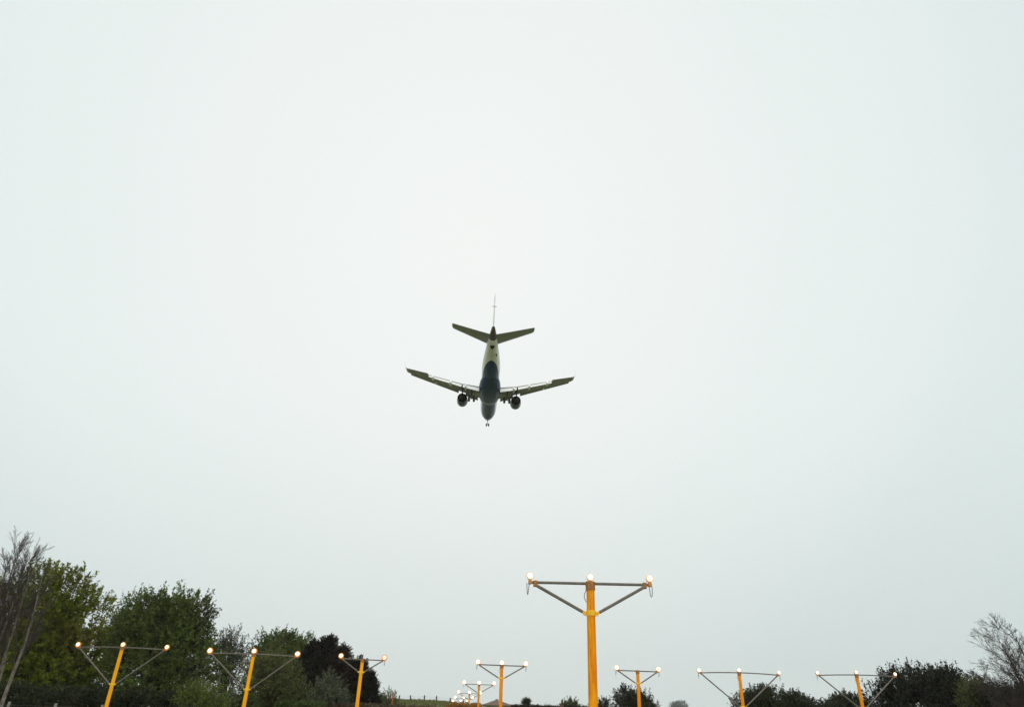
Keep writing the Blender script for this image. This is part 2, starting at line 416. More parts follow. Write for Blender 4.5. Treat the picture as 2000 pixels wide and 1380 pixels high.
# the tall yellow-green sycamore at the far left
tree('sycamore_tree', 'tall yellow-green leafy tree at far left, partly behind the leafless grey tree', 'tree', 66,
     [(38, 1265, 95, 138), (130, 1264, 62, 108), (85, 1206, 52, 84), (150, 1330, 85, 85), (10, 1330, 110, 100)], 95, 'syc', 4300, .95, 22, .25, .38, WOOD_G, seed=3, lump=.2)
tree('sparse_tree', 'small thin-leaved tree showing sky between two big leafy crowns', 'tree', 74,
     [(232, 1228, 30, 52), (215, 1260, 30, 50)], 230, 'sparse', 330, .8, 12, .14, .12, WOOD_G, seed=5)
tree('maple_tree', 'broad round dark green leafy tree behind the masts, right of the yellow-green tree', 'tree', 62,
     [(330, 1246, 80, 72), (318, 1322, 104, 88), (262, 1246, 46, 58), (364, 1214, 44, 46), (300, 1206, 44, 44)], 320, 'maple', 3400, .85, 21, .2, .36, WOOD_G, seed=11, lump=.15)
tree('ash_tree', 'slim open tree with bare lower trunk right of the round dark green tree', 'tree', 66,
     [(452, 1266, 24, 28), (432, 1300, 30, 46), (462, 1320, 24, 46), (425, 1270, 20, 22)], 436, 'sparse', 560, .7, 14, .15, .2, WOOD_G, seed=8, lump=.3, limbs=60)
tree('lime_tree', 'rounded green tree half hidden behind the dark conifers', 'tree', 84,
     [(545, 1296, 46, 50), (520, 1268, 20, 22), (575, 1285, 34, 34)], 545, 'maple', 1900, .7, 18, .22, .25, WOOD_G, seed=21)
tree('willow_tree', 'light olive rounded tree in front of the dark conifers', 'tree', 58,
     [(530, 1335, 42, 52), (505, 1345, 30, 40), (558, 1360, 30, 34), (590, 1372, 22, 22)], 525, 'olive', 1500, .7, 18, .13, .2, WOOD_G, seed=17, upb=.25)

# dark conifers
def conifer(label, Y, cx, top, halfw, lm, seed, n=1000, bot=1395):
    b = at(cx, 1400, Y); tp = at(cx, top, Y); base = Vector((b.x, Y, 0)); H = tp.z; s = mpp(cx, 1340, Y); W = halfw * s
    t = empty('conifer_tree', base); g = np.random.default_rng(seed)
    h = g.random(n) ** .8; ang = g.random(n) * 6.283
    lead = 1 + .18 * np.sin(ang * 3 + seed) + .12 * np.sin(ang * 7 + h * 9)
    rr = W * np.clip((1 - h ** 2.8), .03, 1) * lead * (.72 + .28 * g.random(n))
    P = np.stack([rr * np.cos(ang) * .62, rr * np.sin(ang) * .62, h * H * .93], 1)
    D = np.stack([np.cos(ang), np.sin(ang), np.full(n, .55) + g.normal(0, .3, n) + h * .9], 1); D /= np.linalg.norm(D, axis=1)[:, None]
    ln = (.42 * W * (1 - h * .55) + .35) * (.6 + .7 * g.random(n)); per = 22
    lead_ = (g.random(n) < .22) & (h > .25)                     # upright leader tips
    D[lead_] = D[lead_] * .25 + np.array([0, 0, 1.0]); D /= np.linalg.norm(D, axis=1)[:, None]; ln[lead_] = .5 + .5 * g.random(int(lead_.sum()))
    tt = g.random((n, per)); B = P[:, None] + D[:, None] * (tt * ln[:, None])[:, :, None] + g.normal(0, .12, (n, per, 3)) * (1.1 - tt)[:, :, None]
    LD = D[:, None] + g.normal(0, .45, (n, per, 3)); LD[:, :, 2] -= .1; LD /= np.linalg.norm(LD, axis=2)[:, :, None]
    V, Q = leaves(B.reshape(-1, 3), LD.reshape(-1, 3), .24, .3, .15)
    mt = MB(); mt.tube([(0, 0, -.1), (0, 0, H * .5), (0, 0, H * .95)], [.2, .12, .02], 8); mt.build('trunk', M['bark'], t, smooth=True)
    mbr = MB()
    for i in range(0, n, 4):
        mbr.tube([(0, 0, P[i][2] * .9), tuple(P[i]), tuple(P[i] + D[i] * ln[i] * .8)], [.03, .02, .006], 3, cap=False)
    mbr.build('branches', M['bark'], t)
    np_mesh('crown', V, Q, LM[lm], t)
    tag(t, label, 'conifer', 'dark conifers in a clump')
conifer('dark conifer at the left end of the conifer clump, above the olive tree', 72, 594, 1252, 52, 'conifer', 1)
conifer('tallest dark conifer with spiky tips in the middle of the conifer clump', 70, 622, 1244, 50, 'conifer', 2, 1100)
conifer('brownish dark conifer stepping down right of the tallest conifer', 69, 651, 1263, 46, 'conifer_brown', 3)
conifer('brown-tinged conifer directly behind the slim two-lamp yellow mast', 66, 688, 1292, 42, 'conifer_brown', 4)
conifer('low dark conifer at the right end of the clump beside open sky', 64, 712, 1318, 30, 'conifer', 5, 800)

shrub('shrub', 'round grey-green bush standing against the dark conifers', 'bush', 56, [(642, 1354, 24, 26), (630, 1372, 20, 18), (655, 1368, 22, 20)], 'greygreen', 420, .6, 16, .12)
shrub('shrub', 'bright yellow-green low bush under the round dark green tree', 'bush', 52, [(395, 1375, 34, 30), (370, 1362, 22, 18), (425, 1390, 22, 18)], 'bright', 520, .5, 16, .12)
shrub('shrub', 'mid green low bush beside the foot of the slim open tree', 'bush', 55, [(455, 1384, 32, 22), (480, 1388, 25, 14)], 'hedge', 420, .5, 16, .12)
shrub('shrub', 'small rounded bush alone on the grass bank', 'bush', 88, [(757, 1366, 14, 14), (746, 1374, 12, 10), (768, 1375, 12, 10)], 'olive', 220, .45, 14, .14)

def hedge(label, Y, pts, lm, thick, n, size=.14, L=.35, name='hedge'):
    """pts: top edge of the hedge along its length"""
    P = []; tops = [at(px, py, Y) for px, py in pts]; seg = rng.integers(0, len(tops) - 1, n)
    tt = rng.random(n); T = np.array([tuple(v) for v in tops]); C = T[seg] * (1 - tt)[:, None] + T[seg + 1] * tt[:, None]
    hz = np.where(rng.random(n) < .45, .9 + .1 * rng.random(n), rng.random(n)); P = np.stack([C[:, 0], Y + (rng.random(n) - .5) * thick, (C[:, 2] - .75 * L) * hz], 1)
    D = rng.normal(0, .4, (n, 3)); D[:, 2] += .9; D[:, 1] += (P[:, 1] - Y) / thick * 1.5; D /= np.linalg.norm(D, axis=1)[:, None]
    per = 14; t2 = rng.random((n, per)); B = P[:, None] + D[:, None] * (t2 * L)[:, :, None] + rng.normal(0, .07, (n, per, 3))
    LD = D[:, None] + rng.normal(0, .8, (n, per, 3)); LD /= np.linalg.norm(LD, axis=2)[:, :, None]
    base = Vector((float(T[:, 0].mean()), Y, 0))
    V, Q = leaves(B.reshape(-1, 3), LD.reshape(-1, 3), size)
    V[:, 2] = np.maximum(V[:, 2], .02)
    o = np_mesh(name, V - np.array(base), Q, LM[lm]); o.location = base
    return tag(o, label, 'hedge')
hedge('clipped green hedge at the foot of the conifer clump', 54, [(545, 1371), (580, 1372), (632, 1372)], 'hedge', 1.4, 900)
hedge('brownish hedge running right from the green hedge past the slim mast', 56, [(633, 1373), (690, 1375), (750, 1378), (800, 1380), (850, 1383)], 'hedgebrown', 1.4, 1400)
hedge('scrub coloured with orange post glow around the feet of the farthest masts', 96, [(872, 1379), (886, 1372), (894, 1376), (906, 1373), (916, 1377), (928, 1374), (940, 1382)], 'glow_scrub', 2.5, 420, .22, .55)
hedge('long low maroon-brown hedge between the house and the central mast', 100, [(1000, 1377), (1030, 1377), (1060, 1378), (1092, 1379)], 'hedgered', 2, 1100, .18)
hedge('low dark green hedge right behind the central mast', 96, [(1104, 1377), (1125, 1379), (1160, 1381), (1200, 1386)], 'hawthorn', 2, 900, .18)

hedge('dark shrubby undergrowth filling the foot of the leafy trees at far left', 60, [(-60, 1350), (-10, 1330), (25, 1352), (60, 1334), (95, 1356), (135, 1340), (175, 1354), (215, 1336), (250, 1360), (290, 1342), (330, 1356), (365, 1346), (400, 1370)], 'hawthorn', 5, 2600, .2, .8, name='undergrowth_hedge')
# hawthorns and thickets on the right
HG = 'bushes on the skyline at right'
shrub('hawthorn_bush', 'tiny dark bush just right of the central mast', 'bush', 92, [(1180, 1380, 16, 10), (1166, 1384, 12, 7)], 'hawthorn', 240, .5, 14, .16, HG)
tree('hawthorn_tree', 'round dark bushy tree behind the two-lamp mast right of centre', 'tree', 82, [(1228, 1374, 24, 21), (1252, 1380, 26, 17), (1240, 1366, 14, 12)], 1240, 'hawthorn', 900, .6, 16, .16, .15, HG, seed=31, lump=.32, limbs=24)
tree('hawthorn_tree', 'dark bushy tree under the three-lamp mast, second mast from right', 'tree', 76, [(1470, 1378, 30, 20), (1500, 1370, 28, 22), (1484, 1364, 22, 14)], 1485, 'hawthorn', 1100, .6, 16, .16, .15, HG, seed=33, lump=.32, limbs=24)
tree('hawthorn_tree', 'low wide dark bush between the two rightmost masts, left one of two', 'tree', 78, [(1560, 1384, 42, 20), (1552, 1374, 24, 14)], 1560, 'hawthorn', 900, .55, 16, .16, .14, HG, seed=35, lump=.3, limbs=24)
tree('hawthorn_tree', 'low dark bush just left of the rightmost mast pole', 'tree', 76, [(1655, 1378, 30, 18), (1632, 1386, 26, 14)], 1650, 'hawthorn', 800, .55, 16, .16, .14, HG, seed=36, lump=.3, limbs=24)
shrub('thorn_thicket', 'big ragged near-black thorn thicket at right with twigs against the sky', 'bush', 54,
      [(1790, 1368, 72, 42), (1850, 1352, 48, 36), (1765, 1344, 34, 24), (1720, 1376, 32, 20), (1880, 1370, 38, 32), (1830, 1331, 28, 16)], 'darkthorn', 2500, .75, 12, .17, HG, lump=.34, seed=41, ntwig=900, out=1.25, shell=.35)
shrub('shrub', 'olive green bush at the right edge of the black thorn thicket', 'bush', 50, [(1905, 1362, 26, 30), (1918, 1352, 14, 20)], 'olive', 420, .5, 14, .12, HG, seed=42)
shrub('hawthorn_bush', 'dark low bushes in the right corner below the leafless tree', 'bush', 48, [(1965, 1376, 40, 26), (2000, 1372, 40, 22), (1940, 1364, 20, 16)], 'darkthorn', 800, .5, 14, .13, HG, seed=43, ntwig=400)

# far pale trees on the rise
def far_tree(label, px, py, rx, ry, Y, seed):  # stands on the rise
    z0 = float(hgt(at(px, 1400, Y).x, Y))
    tree('far_tree', label, 'tree', Y, [(px, py, rx, ry), (px - rx * .6, py + ry * .5, rx * .6, ry * .6), (px + rx * .5, py + ry * .4, rx * .7, ry * .7)], px, 'far', 600, 3.2, 14, 1.5, .6, 'pale trees far away', seed=seed, base_z=z0, jit=.9, limbs=14, twigs=False)
far_tree('small faded grey-green tree far away beside the lattice mast', 1268, 1384, 14, 11, 1280, 51)
far_tree('faded rounded grey-green tree alone far away right of the lattice mast', 1327, 1381, 15, 9, 1280, 52)

# bare trees
def bare(name, label, base, stems, seed, levels, mat_trunk, mat_twig, trop=.10, minr=.006, f0=.16):
    g = random.Random(seed); t = empty(name, base); mt, mb1, mb2 = MB(), MB(), MB()
    def rv(s): return Vector((g.gauss(0, s), g.gauss(0, s), g.gauss(0, s)))
    def grow(p, d, L, r, lv):
        nseg = (9, 7, 5, 4)[lv]; pts = [p.copy()]; rr = [r]; d = d.normalized(); dirs = [d]
        for i in range(nseg):
            d = (d + rv((.05, .08, .11, .14)[lv]) + Vector((0, 0, trop if lv else trop * .25))).normalized()
            p = p + d * (L / nseg); pts.append(p.copy()); rr.append(max(minr * .6, r * (1 - .88 * (i + 1) / nseg))); dirs.append(d)
        (mt if lv == 0 else mb1 if lv == 1 else mb2).tube(pts, rr, (8, 5, 3, 3)[lv], cap=False)
        if lv + 1 < len(levels):
            nc, lf, a0, a1 = levels[lv]
            for c in range(nc):
                f_ = f0 if lv == 0 else .16; f = f_ + (.98 - f_) * (c + g.random()) / nc; i = min(int(f * nseg), nseg - 1); q = pts[i].lerp(pts[i + 1], f * nseg - i)
                dd = dirs[i]; s = dd.cross(rv(1)).normalized(); a = R_(g.uniform(a0, a1))
                grow(q, dd * math.cos(a) + s * math.sin(a), L * lf * (1.15 - .65 * f) * g.uniform(.7, 1.25), max(minr, rr[i] * .42), lv + 1)
    for (d, L, r, off) in stems: grow(Vector(off), Vector(d), L, r, 0)
    mt.build('trunk', M[mat_trunk], t, smooth=True); mb1.build('branches', M['bark'], t); mb2.build('twigs', M[mat_twig], t)
    return tag(t, label, 'tree', 'leafless trees')
bl = at(-40, 1400, 40); bl.z = 0
stems = []
for pb_, pt_, r_ in (((-62, 1400), (-10, 1078), .10), ((-52, 1400), (14, 1070), .10), ((-44, 1400), (36, 1072), .09), ((-36, 1400), (58, 1082), .09), ((-28, 1400), (80, 1098), .06), ((-18, 1400), (102, 1116), .12), ((-48, 1400), (0, 1085), .08), ((-34, 1400), (68, 1092), .06), ((-42, 1400), (24, 1080), .07)):
    a_ = at(*pb_, 40); a_.z = -.1; a_.y += random.uniform(-.4, .4); b_ = at(*pt_, 40); b_.y += random.uniform(-1, 1)
    stems.append((tuple(b_ - a_), (b_ - a_).length, r_, tuple(a_ - bl)))
bare('bare_tree', 'leafless pale-barked tree with many upswept stems at the left edge', tuple(bl), stems,
     5, [(15, .25, 12, 32), (9, .46, 14, 36), (6, .5, 14, 38), ()], 'bark_pale', 'twig', .04, .0078, .34)
br = at(2052, 1400, 44)
bare('bare_tree', 'leafless dark tree with fanned fine twigs cut by the right edge', (br.x, 44, 0),
     [((-.02, 0, 1), 7.0, .16, (0, 0, -.1)), ((-.24, .1, 1), 6.3, .10, (0, .1, .8)), ((-.55, -.1, 1), 5.2, .085, (0, 0, 1.0)), ((-1.0, .1, 1), 4.5, .07, (0, 0, 1.1)), ((-1.5, .0, 1), 3.9, .05, (0, 0, .9)), ((.5, 0, 1), 6.0, .1, (0, 0, 1.))],
     9, [(16, .46, 24, 52), (12, .46, 22, 48), (6, .5, 20, 45), ()], 'bark', 'twig', .03, .0098)

# ------------------------------------------------------------------ fences, house and far structures
t = empty('field_fence', at(800, 1372, YB)); ft = t.location.copy(); q = MB()
pp = []
for px, py in ((726, 1369), (752, 1366), (778, 1366.5), (802.5, 1367), (829, 1368), (853, 1369.5), (878, 1371.5), (903, 1379)):
    c = at(px, py, YB); pp.append(c)
for c in pp:
    p_ = MB(); h = .62 + random.uniform(-.04, .1)
    p_.tube([Vector((c.x, c.y, c.z - .5)) - ft, Vector((c.x + random.uniform(-.12, .14), c.y, c.z + h)) - ft], [.10, .085], 7)
    p_.build('post', M['wood'], t)
for k in (.15, .35, .52):
    q.tube([Vector((c.x, c.y - .1, c.z + k)) - ft for c in pp], .008, 4)
q.build('wire', M['wood'], t)
tag(t, 'old wooden post and wire fence along the crest of the grass bank', 'fence')

t = empty('perimeter_fence', at(60, 1400, 44)); ft = t.location.copy(); ft.z = 0; t.location = ft; q = MB(); prev = None; tops = []
for i in range(7):
    x = at(14, 1385, 44).x + (at(106, 1385, 44).x - at(14, 1385, 44).x) * (i - 2)
    top = 1.56; p_ = MB(); p_.box(Vector((x, 44, top / 2)) - ft, (.12, .12, top)); p_.build('post', M['concrete'], t, bevel=.015)
    tops.append(x)
for k in (.5, .95, 1.4): q.tube([(tops[0] - ft.x, -.07, k), (tops[-1] - ft.x, -.07, k)], .006, 4)
q.build('wire', M['galv'], t)
tag(t, 'low pale concrete post and wire fence in front of the left trees', 'fence')

c = at(765.5, 1377, 84); hh = at(765.5, 1355, 84).z
q = MB(); q.tube([(0, 0, 0), (0, 0, hh - 0)], .09, 8); q.tube([(0, 0, hh), (0, 0, hh + .06)], [.09, .03], 8)
o = q.build('marker_post', mat('red_marker', (.45, .10, .05), .6, col2=(.33, .07, .04), var_scale=7)); o.location = (c.x, 84, 0)
tag(o, 'slim red marker post beside the small bush on the bank', 'post')

# hipped house
YH = 165
M['rooftile'] = mat('brown_roof_tiles', (.15, .085, .065), .85, col2=(.10, .055, .045), var_scale=6, bump=.4)
M['render_green'] = mat('pale_green_render', (.30, .36, .20), .9, col2=(.24, .30, .16), var_scale=3)
M['dark_glass'] = mat('dark_window_glass', (.02, .025, .025), .15)
M['brick'] = mat('brown_brick', (.13, .075, .055), .9, col2=(.08, .05, .04), var_scale=12)
pk = at(970, 1365, YH); e0 = at(942, 1374.5, YH); e1 = at(1003, 1376, YH)
cx = (e0.x + e1.x) / 2; hw = (e1.x - e0.x) / 2; ez = (e0.z + e1.z) / 2; rz = pk.z
t = empty('bungalow', (cx, YH + 4, 0))
q = MB(); ww = hw - .45
q.box((0, 0, ez / 2), (2 * ww, 7, ez)); q.build('wall', M['render_green'], t)
q = MB(); rx = pk.x - cx
q.add([(-hw, -4, ez - .05), (hw, -4, ez - .05), (hw, 4, ez - .05), (-hw, 4, ez - .05), (rx - .25, 0, rz), (rx + .25, 0, rz), (-hw, -4, ez - .25), (hw, -4, ez - .25), (hw, 4, ez - .25), (-hw, 4, ez - .25)],
      [(0, 1, 5, 4), (1, 2, 5), (2, 3, 4, 5), (3, 0, 4), (6, 7, 1, 0), (7, 8, 2, 1), (8, 9, 3, 2), (9, 6, 0, 3), (9, 8, 7, 6)])
rf = q.build('roof', M['rooftile'], t)
q = MB(); q.tube([(rx - .3, 0, rz + .04), (rx + .3, 0, rz + .04)], .12, 6); q.build('ridge_tile', M['rooftile'], rf)
for wx in (-.48, .52):
    q = MB(); q.box((wx * ww, -3.53, ez - 1.25), (1.3, .08, 1.7)); wn = q.build('window', M['dark_glass'], t)
tag(t, 'single storey house with a brown hipped roof beyond the field', 'house')
e2 = at(931, 1371, 140); t = empty('shed', (e2.x, 140, 0)); q = MB(); zz = e2.z
q.box((0, 0, (zz - .6) / 2), (1.7, 2.2, zz - .6)); q.build('wall', M['brick'], t)
q = MB(); q.add([(-1, -1.25, zz - .65), (1, -1.25, zz - .65), (1, 1.25, zz - .65), (-1, 1.25, zz - .65), (-.7, 0, zz), (.7, 0, zz)], [(0, 1, 5, 4), (1, 2, 5), (2, 3, 4, 5), (3, 0, 4), (3, 2, 1, 0)])
q.build('roof', M['rooftile'], t)
tag(t, 'small dark shed left of the hipped roof house', 'shed')
# house with a chimney behind the hedge
c0 = at(1100, 1378, 120); ct = at(1100, 1366, 120)
t = empty('brick_house', (c0.x, 121.5, 0)); q = MB(); wz = c0.z - 1.7
q.box((1.5, 1.5, wz / 2), (7, 6, wz)); q.build('wall', M['brick'], t)
q = MB(); q.add([(-2.4, -1.9, wz), (5.4, -1.9, wz), (5.4, 4.9, wz), (-2.4, 4.9, wz), (-2.4, 1.5, wz + 1.5), (5.4, 1.5, wz + 1.5)], [(0, 1, 5, 4), (2, 3, 4, 5), (1, 2, 5), (3, 0, 4), (3, 2, 1, 0)])
rf = q.build('roof', M['rooftile'], t)
q = MB(); zc = at(1100, 1374, 120).z; q.box((0, .6, (wz + zc) / 2 + .2), (.85, .6, zc - wz - .4)); q.box((0, .6, zc + .07), (1.0, .75, .14)); ch = q.build('chimney', M['brick'], rf)
q = MB(); q.tube([(0, .6, zc + .15), (0, .6, zc + .5), (0, .6, ct.z - .1), (0, .6, ct.z + .1)], [.2, .16, .17, .10], 10); q.build('chimney_pot', M['brick'], ch)
tag(t, 'brick house showing only its chimney and pot above the maroon hedge', 'house')
# little spiky tree
c = at(1028, 1371, 98); t = empty('cabbage_palm', (c.x, 98, 0)); q = MB(); q.tube([(0, 0, -.05), (.03, 0, c.z * .5), (0, 0, c.z)], [.09, .07, .06], 7); q.build('trunk', M['bark'], t)
n = 420; d = rng.normal(0, 1, (n, 3)); d[:, 2] += .25; d /= np.linalg.norm(d, axis=1)[:, None]
V, Q = leaves(np.array([[0, 0, c.z]]) + d * .05, d, .62, .12, .2); np_mesh('crown', V, Q, LM['palm'], t)
tag(t, 'little spiky palm rising above the maroon hedge', 'palm')
shrub('shrub', 'small green bush right of the chimney', 'bush', 97, [(1113, 1376, 10, 9), (1122, 1380, 9, 7)], 'hedge', 160, .4, 12, .16)
# lattice mast far away
YL = 420; c = at(1284.3, 1364, YL); z0 = float(hgt(c.x, YL)); H = c.z - z0; q = MB()
def lat(zz): return 1.1 * (1 - zz / H) + .22
for sx in (-1, 1):
    for sy in (-1, 1): q.tube([(sx * lat(0), sy * lat(0), 0), (sx * lat(H * .9), sy * lat(H * .9), H * .9)], .10, 4)
for i in range(12):
    a, b = H * .9 * i / 12, H * .9 * (i + 1) / 12
    for sy in (-1, 1):
        q.tube([(-lat(a), sy * lat(a), a), (lat(b), sy * lat(b), b)], .06, 4); q.tube([(lat(a), sy * lat(a), a), (-lat(b), sy * lat(b), b)], .06, 4)
t = empty('lattice_mast', (c.x, YL, z0)); q.build('lattice', M['galv'], t)
q = MB(); q.tube([(0, 0, H * .88), (0, 0, H)], .16, 6); q.tube([(-.9, 0, H * .9), (.9, 0, H * .9)], .15, 5); q.build('antenna', M['galv'], t)
tag(t, 'thin grey lattice mast far away between faded trees', 'radio mast')

# ------------------------------------------------------------------ approach light masts
AZ = .0736
CU_ = Vector((-math.sin(AZ), math.cos(AZ), 0)); CV_ = Vector((math.cos(AZ), math.sin(AZ), 0))
C1 = Vector((2.206, 18.236, 0))
def lamp_part(parent, x, z, s=1.0, warm=False):
    """a lamp facing the approach (-Y), tilted up a little"""
    a = MB(); a.box((x, 0, z - .155), (.085, .11, .08)); a.tube([(x, 0, z - .12), (x, 0, z - .06)], [.045, .032], 10)
    th = R_(10); d = Vector((0, -math.cos(th), math.sin(th))); c = Vector((x, 0, z)); r = .088 * s
    a.tube([c - d * .13 * s, c - d * .10 * s, c - d * .02, c + d * .012], [.03, r * .72, r * 1.03, r * 1.05], 20)
    lo = a.build('lamp', M['lampbody'], parent, smooth='auto')
    sd = d.cross(Vector((1, 0, 0))).normalized(); ux = Vector((1, 0, 0))
    def disc(r0, r1, bulge, off):
        g = MB(); rings = 5; k = 24; vs = []; fs = []
        for i in range(rings + 1):
            rr = r0 + (r1 - r0) * i / rings; h = off + bulge * (1 - (rr / (r)) ** 2)
            for j in range(k):
                an = 2 * math.pi * j / k; vs.append(c + (ux * math.cos(an) + sd * math.sin(an)) * rr + d * h)
        for i in range(rings):
            for j in range(k): j2 = (j + 1) % k; fs.append((i * k + j, i * k + j2, (i + 1) * k + j2, (i + 1) * k + j))
        g.add(vs, fs); return g
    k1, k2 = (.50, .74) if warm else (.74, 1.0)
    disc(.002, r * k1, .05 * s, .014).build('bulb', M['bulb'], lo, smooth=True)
    disc(r * k1, r * k2, .05 * s, .014).build('halo_rim', M['halo_inner' if warm else 'lens'], lo, smooth=True)  # emissive ring standing in for the halo around the lamp
    if warm: disc(r * k2, r * 1.0, .05 * s, .014).build('amber_halo', M['halo_outer'], lo, smooth=True)  # wider orange halo painted onto the lamp face
def cable(mbk, x, z, side=1, w_=.05, h_=.27):
    pts = []
    for i in range(13):
        t_ = i / 12; pts.append((x - w_ * .3 + (w_ * 1.4) * t_ ** .8 * side + random.uniform(-.004, .004), .03 * math.sin(t_ * 6), z - h_ * math.sin(math.pi * t_) ** .75))
    mbk.tube(pts, .009, 5)
def mast(k, s, label, W, drop, hz, centre=True, paint='orange', lampz=None, arch=0, lamp_s=1.0, tilt=0, warm=False):
    p = C1 + CU_ * (30 * (k - 1)) + CV_ * s
    t = empty('approach_light_mast', (p.x, p.y, 0), AZ)
    zl = hz + CAM_Z; zb = zl - .155            # lamp centre, bar axis
    pw = .108
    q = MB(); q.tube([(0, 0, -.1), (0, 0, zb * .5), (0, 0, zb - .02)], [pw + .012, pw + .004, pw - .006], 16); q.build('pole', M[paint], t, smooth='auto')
    q = MB(); q.tube([(0, 0, zb - .16), (0, 0, zb + .045)], pw + .014, 16); q.box((0, -pw - .012, zb - .1), (.05, .03, .03)); q.build('pole_cap', M['rust'], t, smooth='auto')
    q = MB(); n = 9
    pts = [(W * (2 * i / (n - 1) - 1) * 1.01, 0, zb + arch * (-(2 * i / (n - 1) - 1) ** 2) + tilt * (2 * i / (n - 1) - 1)) for i in range(n)]
    q.tube(pts, .036, 8); q.build('crossbar', M['galv'], t, smooth='auto')
    zbr = zb - drop; bw = .235
    q = MB(); q.tube([(0, 0, zbr - .06), (0, 0, zbr + .065)], pw + .013, 16)
    for sx in (-1, 1):
        a_ = sx * (pw - .01); b_ = sx * bw
        q.add([(a_, -.022, zbr + .048), (b_, -.022, zbr + .048), (b_ - sx * .015, -.022, zbr + .01), (sx * .17, -.022, zbr - .058), (a_, -.022, zbr - .058),
               (a_, .022, zbr + .048), (b_, .022, zbr + .048), (b_ - sx * .015, .022, zbr + .01), (sx * .17, .022, zbr - .058), (a_, .022, zbr - .058)],
              [(0, 1, 2, 3, 4), (9, 8, 7, 6, 5), (0, 5, 6, 1), (1, 6, 7, 2), (2, 7, 8, 3), (3, 8, 9, 4)])
        for bx in (.6, .85): q.tube([(sx * bw * bx, -.04, zbr + .01), (sx * bw * bx, .04, zbr + .01)], .012, 6)
    q.build('bracket', M['bracket'], t, smooth='auto')
    for sx in (-1, 1):
        xe = sx * (W - .14); ze = zb - arch * .85 + sx * tilt
        q = MB(); q.tube([(sx * (bw - .02), 0, zbr + .03), (xe, 0, ze - .055)], .04, 8); br_ = q.build('brace', M['galv'], t, smooth='auto')
        q = MB(); q.box((xe, 0, ze - .025), (.10, .10, .15)); q.build('brace_clamp', M['rust'], br_, bevel=.01)
    xs = [-W, W] + ([0] if centre else [])
    for x in xs:
        ck = MB()
        zz = zl - (arch if x else 0) + (tilt * (x / W) if W else 0)
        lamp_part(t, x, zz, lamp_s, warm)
        if x: cable(ck, x, zz - .18, 1 if x > 0 else -1)
        else:
            ck.tube([(-.11, -.03, zb - .15), (-.165, -.03, zb - .27), (-.168, -.03, zb - .36), (-.118, -.03, zb - .46)], .009, 5)
        ck.build('cable', M['cable'], t)
    return tag(t, label, 'light mast', 'approach light masts')
FARL = 1.75  # lamp_s scale: heads swollen past real size to imitate glare
mast(1, 0, 'tallest nearest yellow pole with three lamps on a T crossbar, right of centre', 1.56, .72, 3.285, lamp_s=1.0, tilt=.035)
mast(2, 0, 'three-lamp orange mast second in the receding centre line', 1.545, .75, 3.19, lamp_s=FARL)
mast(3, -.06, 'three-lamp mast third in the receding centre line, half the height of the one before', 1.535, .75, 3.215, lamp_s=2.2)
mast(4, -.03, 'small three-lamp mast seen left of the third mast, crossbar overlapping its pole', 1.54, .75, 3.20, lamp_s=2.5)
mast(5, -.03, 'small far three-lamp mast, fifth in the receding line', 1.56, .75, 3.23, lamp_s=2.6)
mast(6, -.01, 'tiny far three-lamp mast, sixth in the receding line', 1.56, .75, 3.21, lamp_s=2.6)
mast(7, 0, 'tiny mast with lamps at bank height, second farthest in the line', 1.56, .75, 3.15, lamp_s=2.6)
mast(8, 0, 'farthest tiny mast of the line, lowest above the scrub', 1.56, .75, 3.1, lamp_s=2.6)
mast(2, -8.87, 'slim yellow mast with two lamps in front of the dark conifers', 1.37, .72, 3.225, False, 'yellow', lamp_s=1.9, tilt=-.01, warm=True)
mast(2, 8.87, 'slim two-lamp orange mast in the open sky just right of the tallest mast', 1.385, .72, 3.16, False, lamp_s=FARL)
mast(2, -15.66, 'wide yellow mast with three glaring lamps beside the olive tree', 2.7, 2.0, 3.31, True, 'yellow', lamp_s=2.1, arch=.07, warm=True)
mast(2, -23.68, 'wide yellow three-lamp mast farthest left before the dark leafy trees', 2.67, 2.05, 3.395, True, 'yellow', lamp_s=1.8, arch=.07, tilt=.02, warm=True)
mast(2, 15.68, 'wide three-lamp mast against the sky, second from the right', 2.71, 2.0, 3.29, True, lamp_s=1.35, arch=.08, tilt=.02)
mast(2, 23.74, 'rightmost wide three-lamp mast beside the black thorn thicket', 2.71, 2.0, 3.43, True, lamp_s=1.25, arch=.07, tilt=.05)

# ------------------------------------------------------------------ airliner
M['white'] = mat('airliner_white_paint', (.64, .67, .67), .5, col2=(.60, .63, .63), var_scale=1.2, spec=.3)
M['wing_grey'] = mat('airliner_wing_grey', (.33, .35, .345), .45, col2=(.25, .265, .26), var_scale=1.5, stretch=(1, 3, 1))
M['flap_white'] = mat('airliner_flap', (.82, .84, .83), .45)
M['navy'] = mat('airliner_navy', (.010, .042, .13), .35, spec=.25, col2=(.009, .034, .10), var_scale=2)
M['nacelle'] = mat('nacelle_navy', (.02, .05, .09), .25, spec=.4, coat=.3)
M['metal_dark'] = mat('burnt_metal', (.14, .115, .10), .45, .6, col2=(.09, .075, .065), var_scale=5)
M['metal'] = mat('gear_steel', (.10, .105, .11), .4, .5)
M['tyre'] = mat('tyre_rubber', (.02, .02, .022), .8)
M['black'] = mat('dark_opening', (.01, .01, .011), .8)
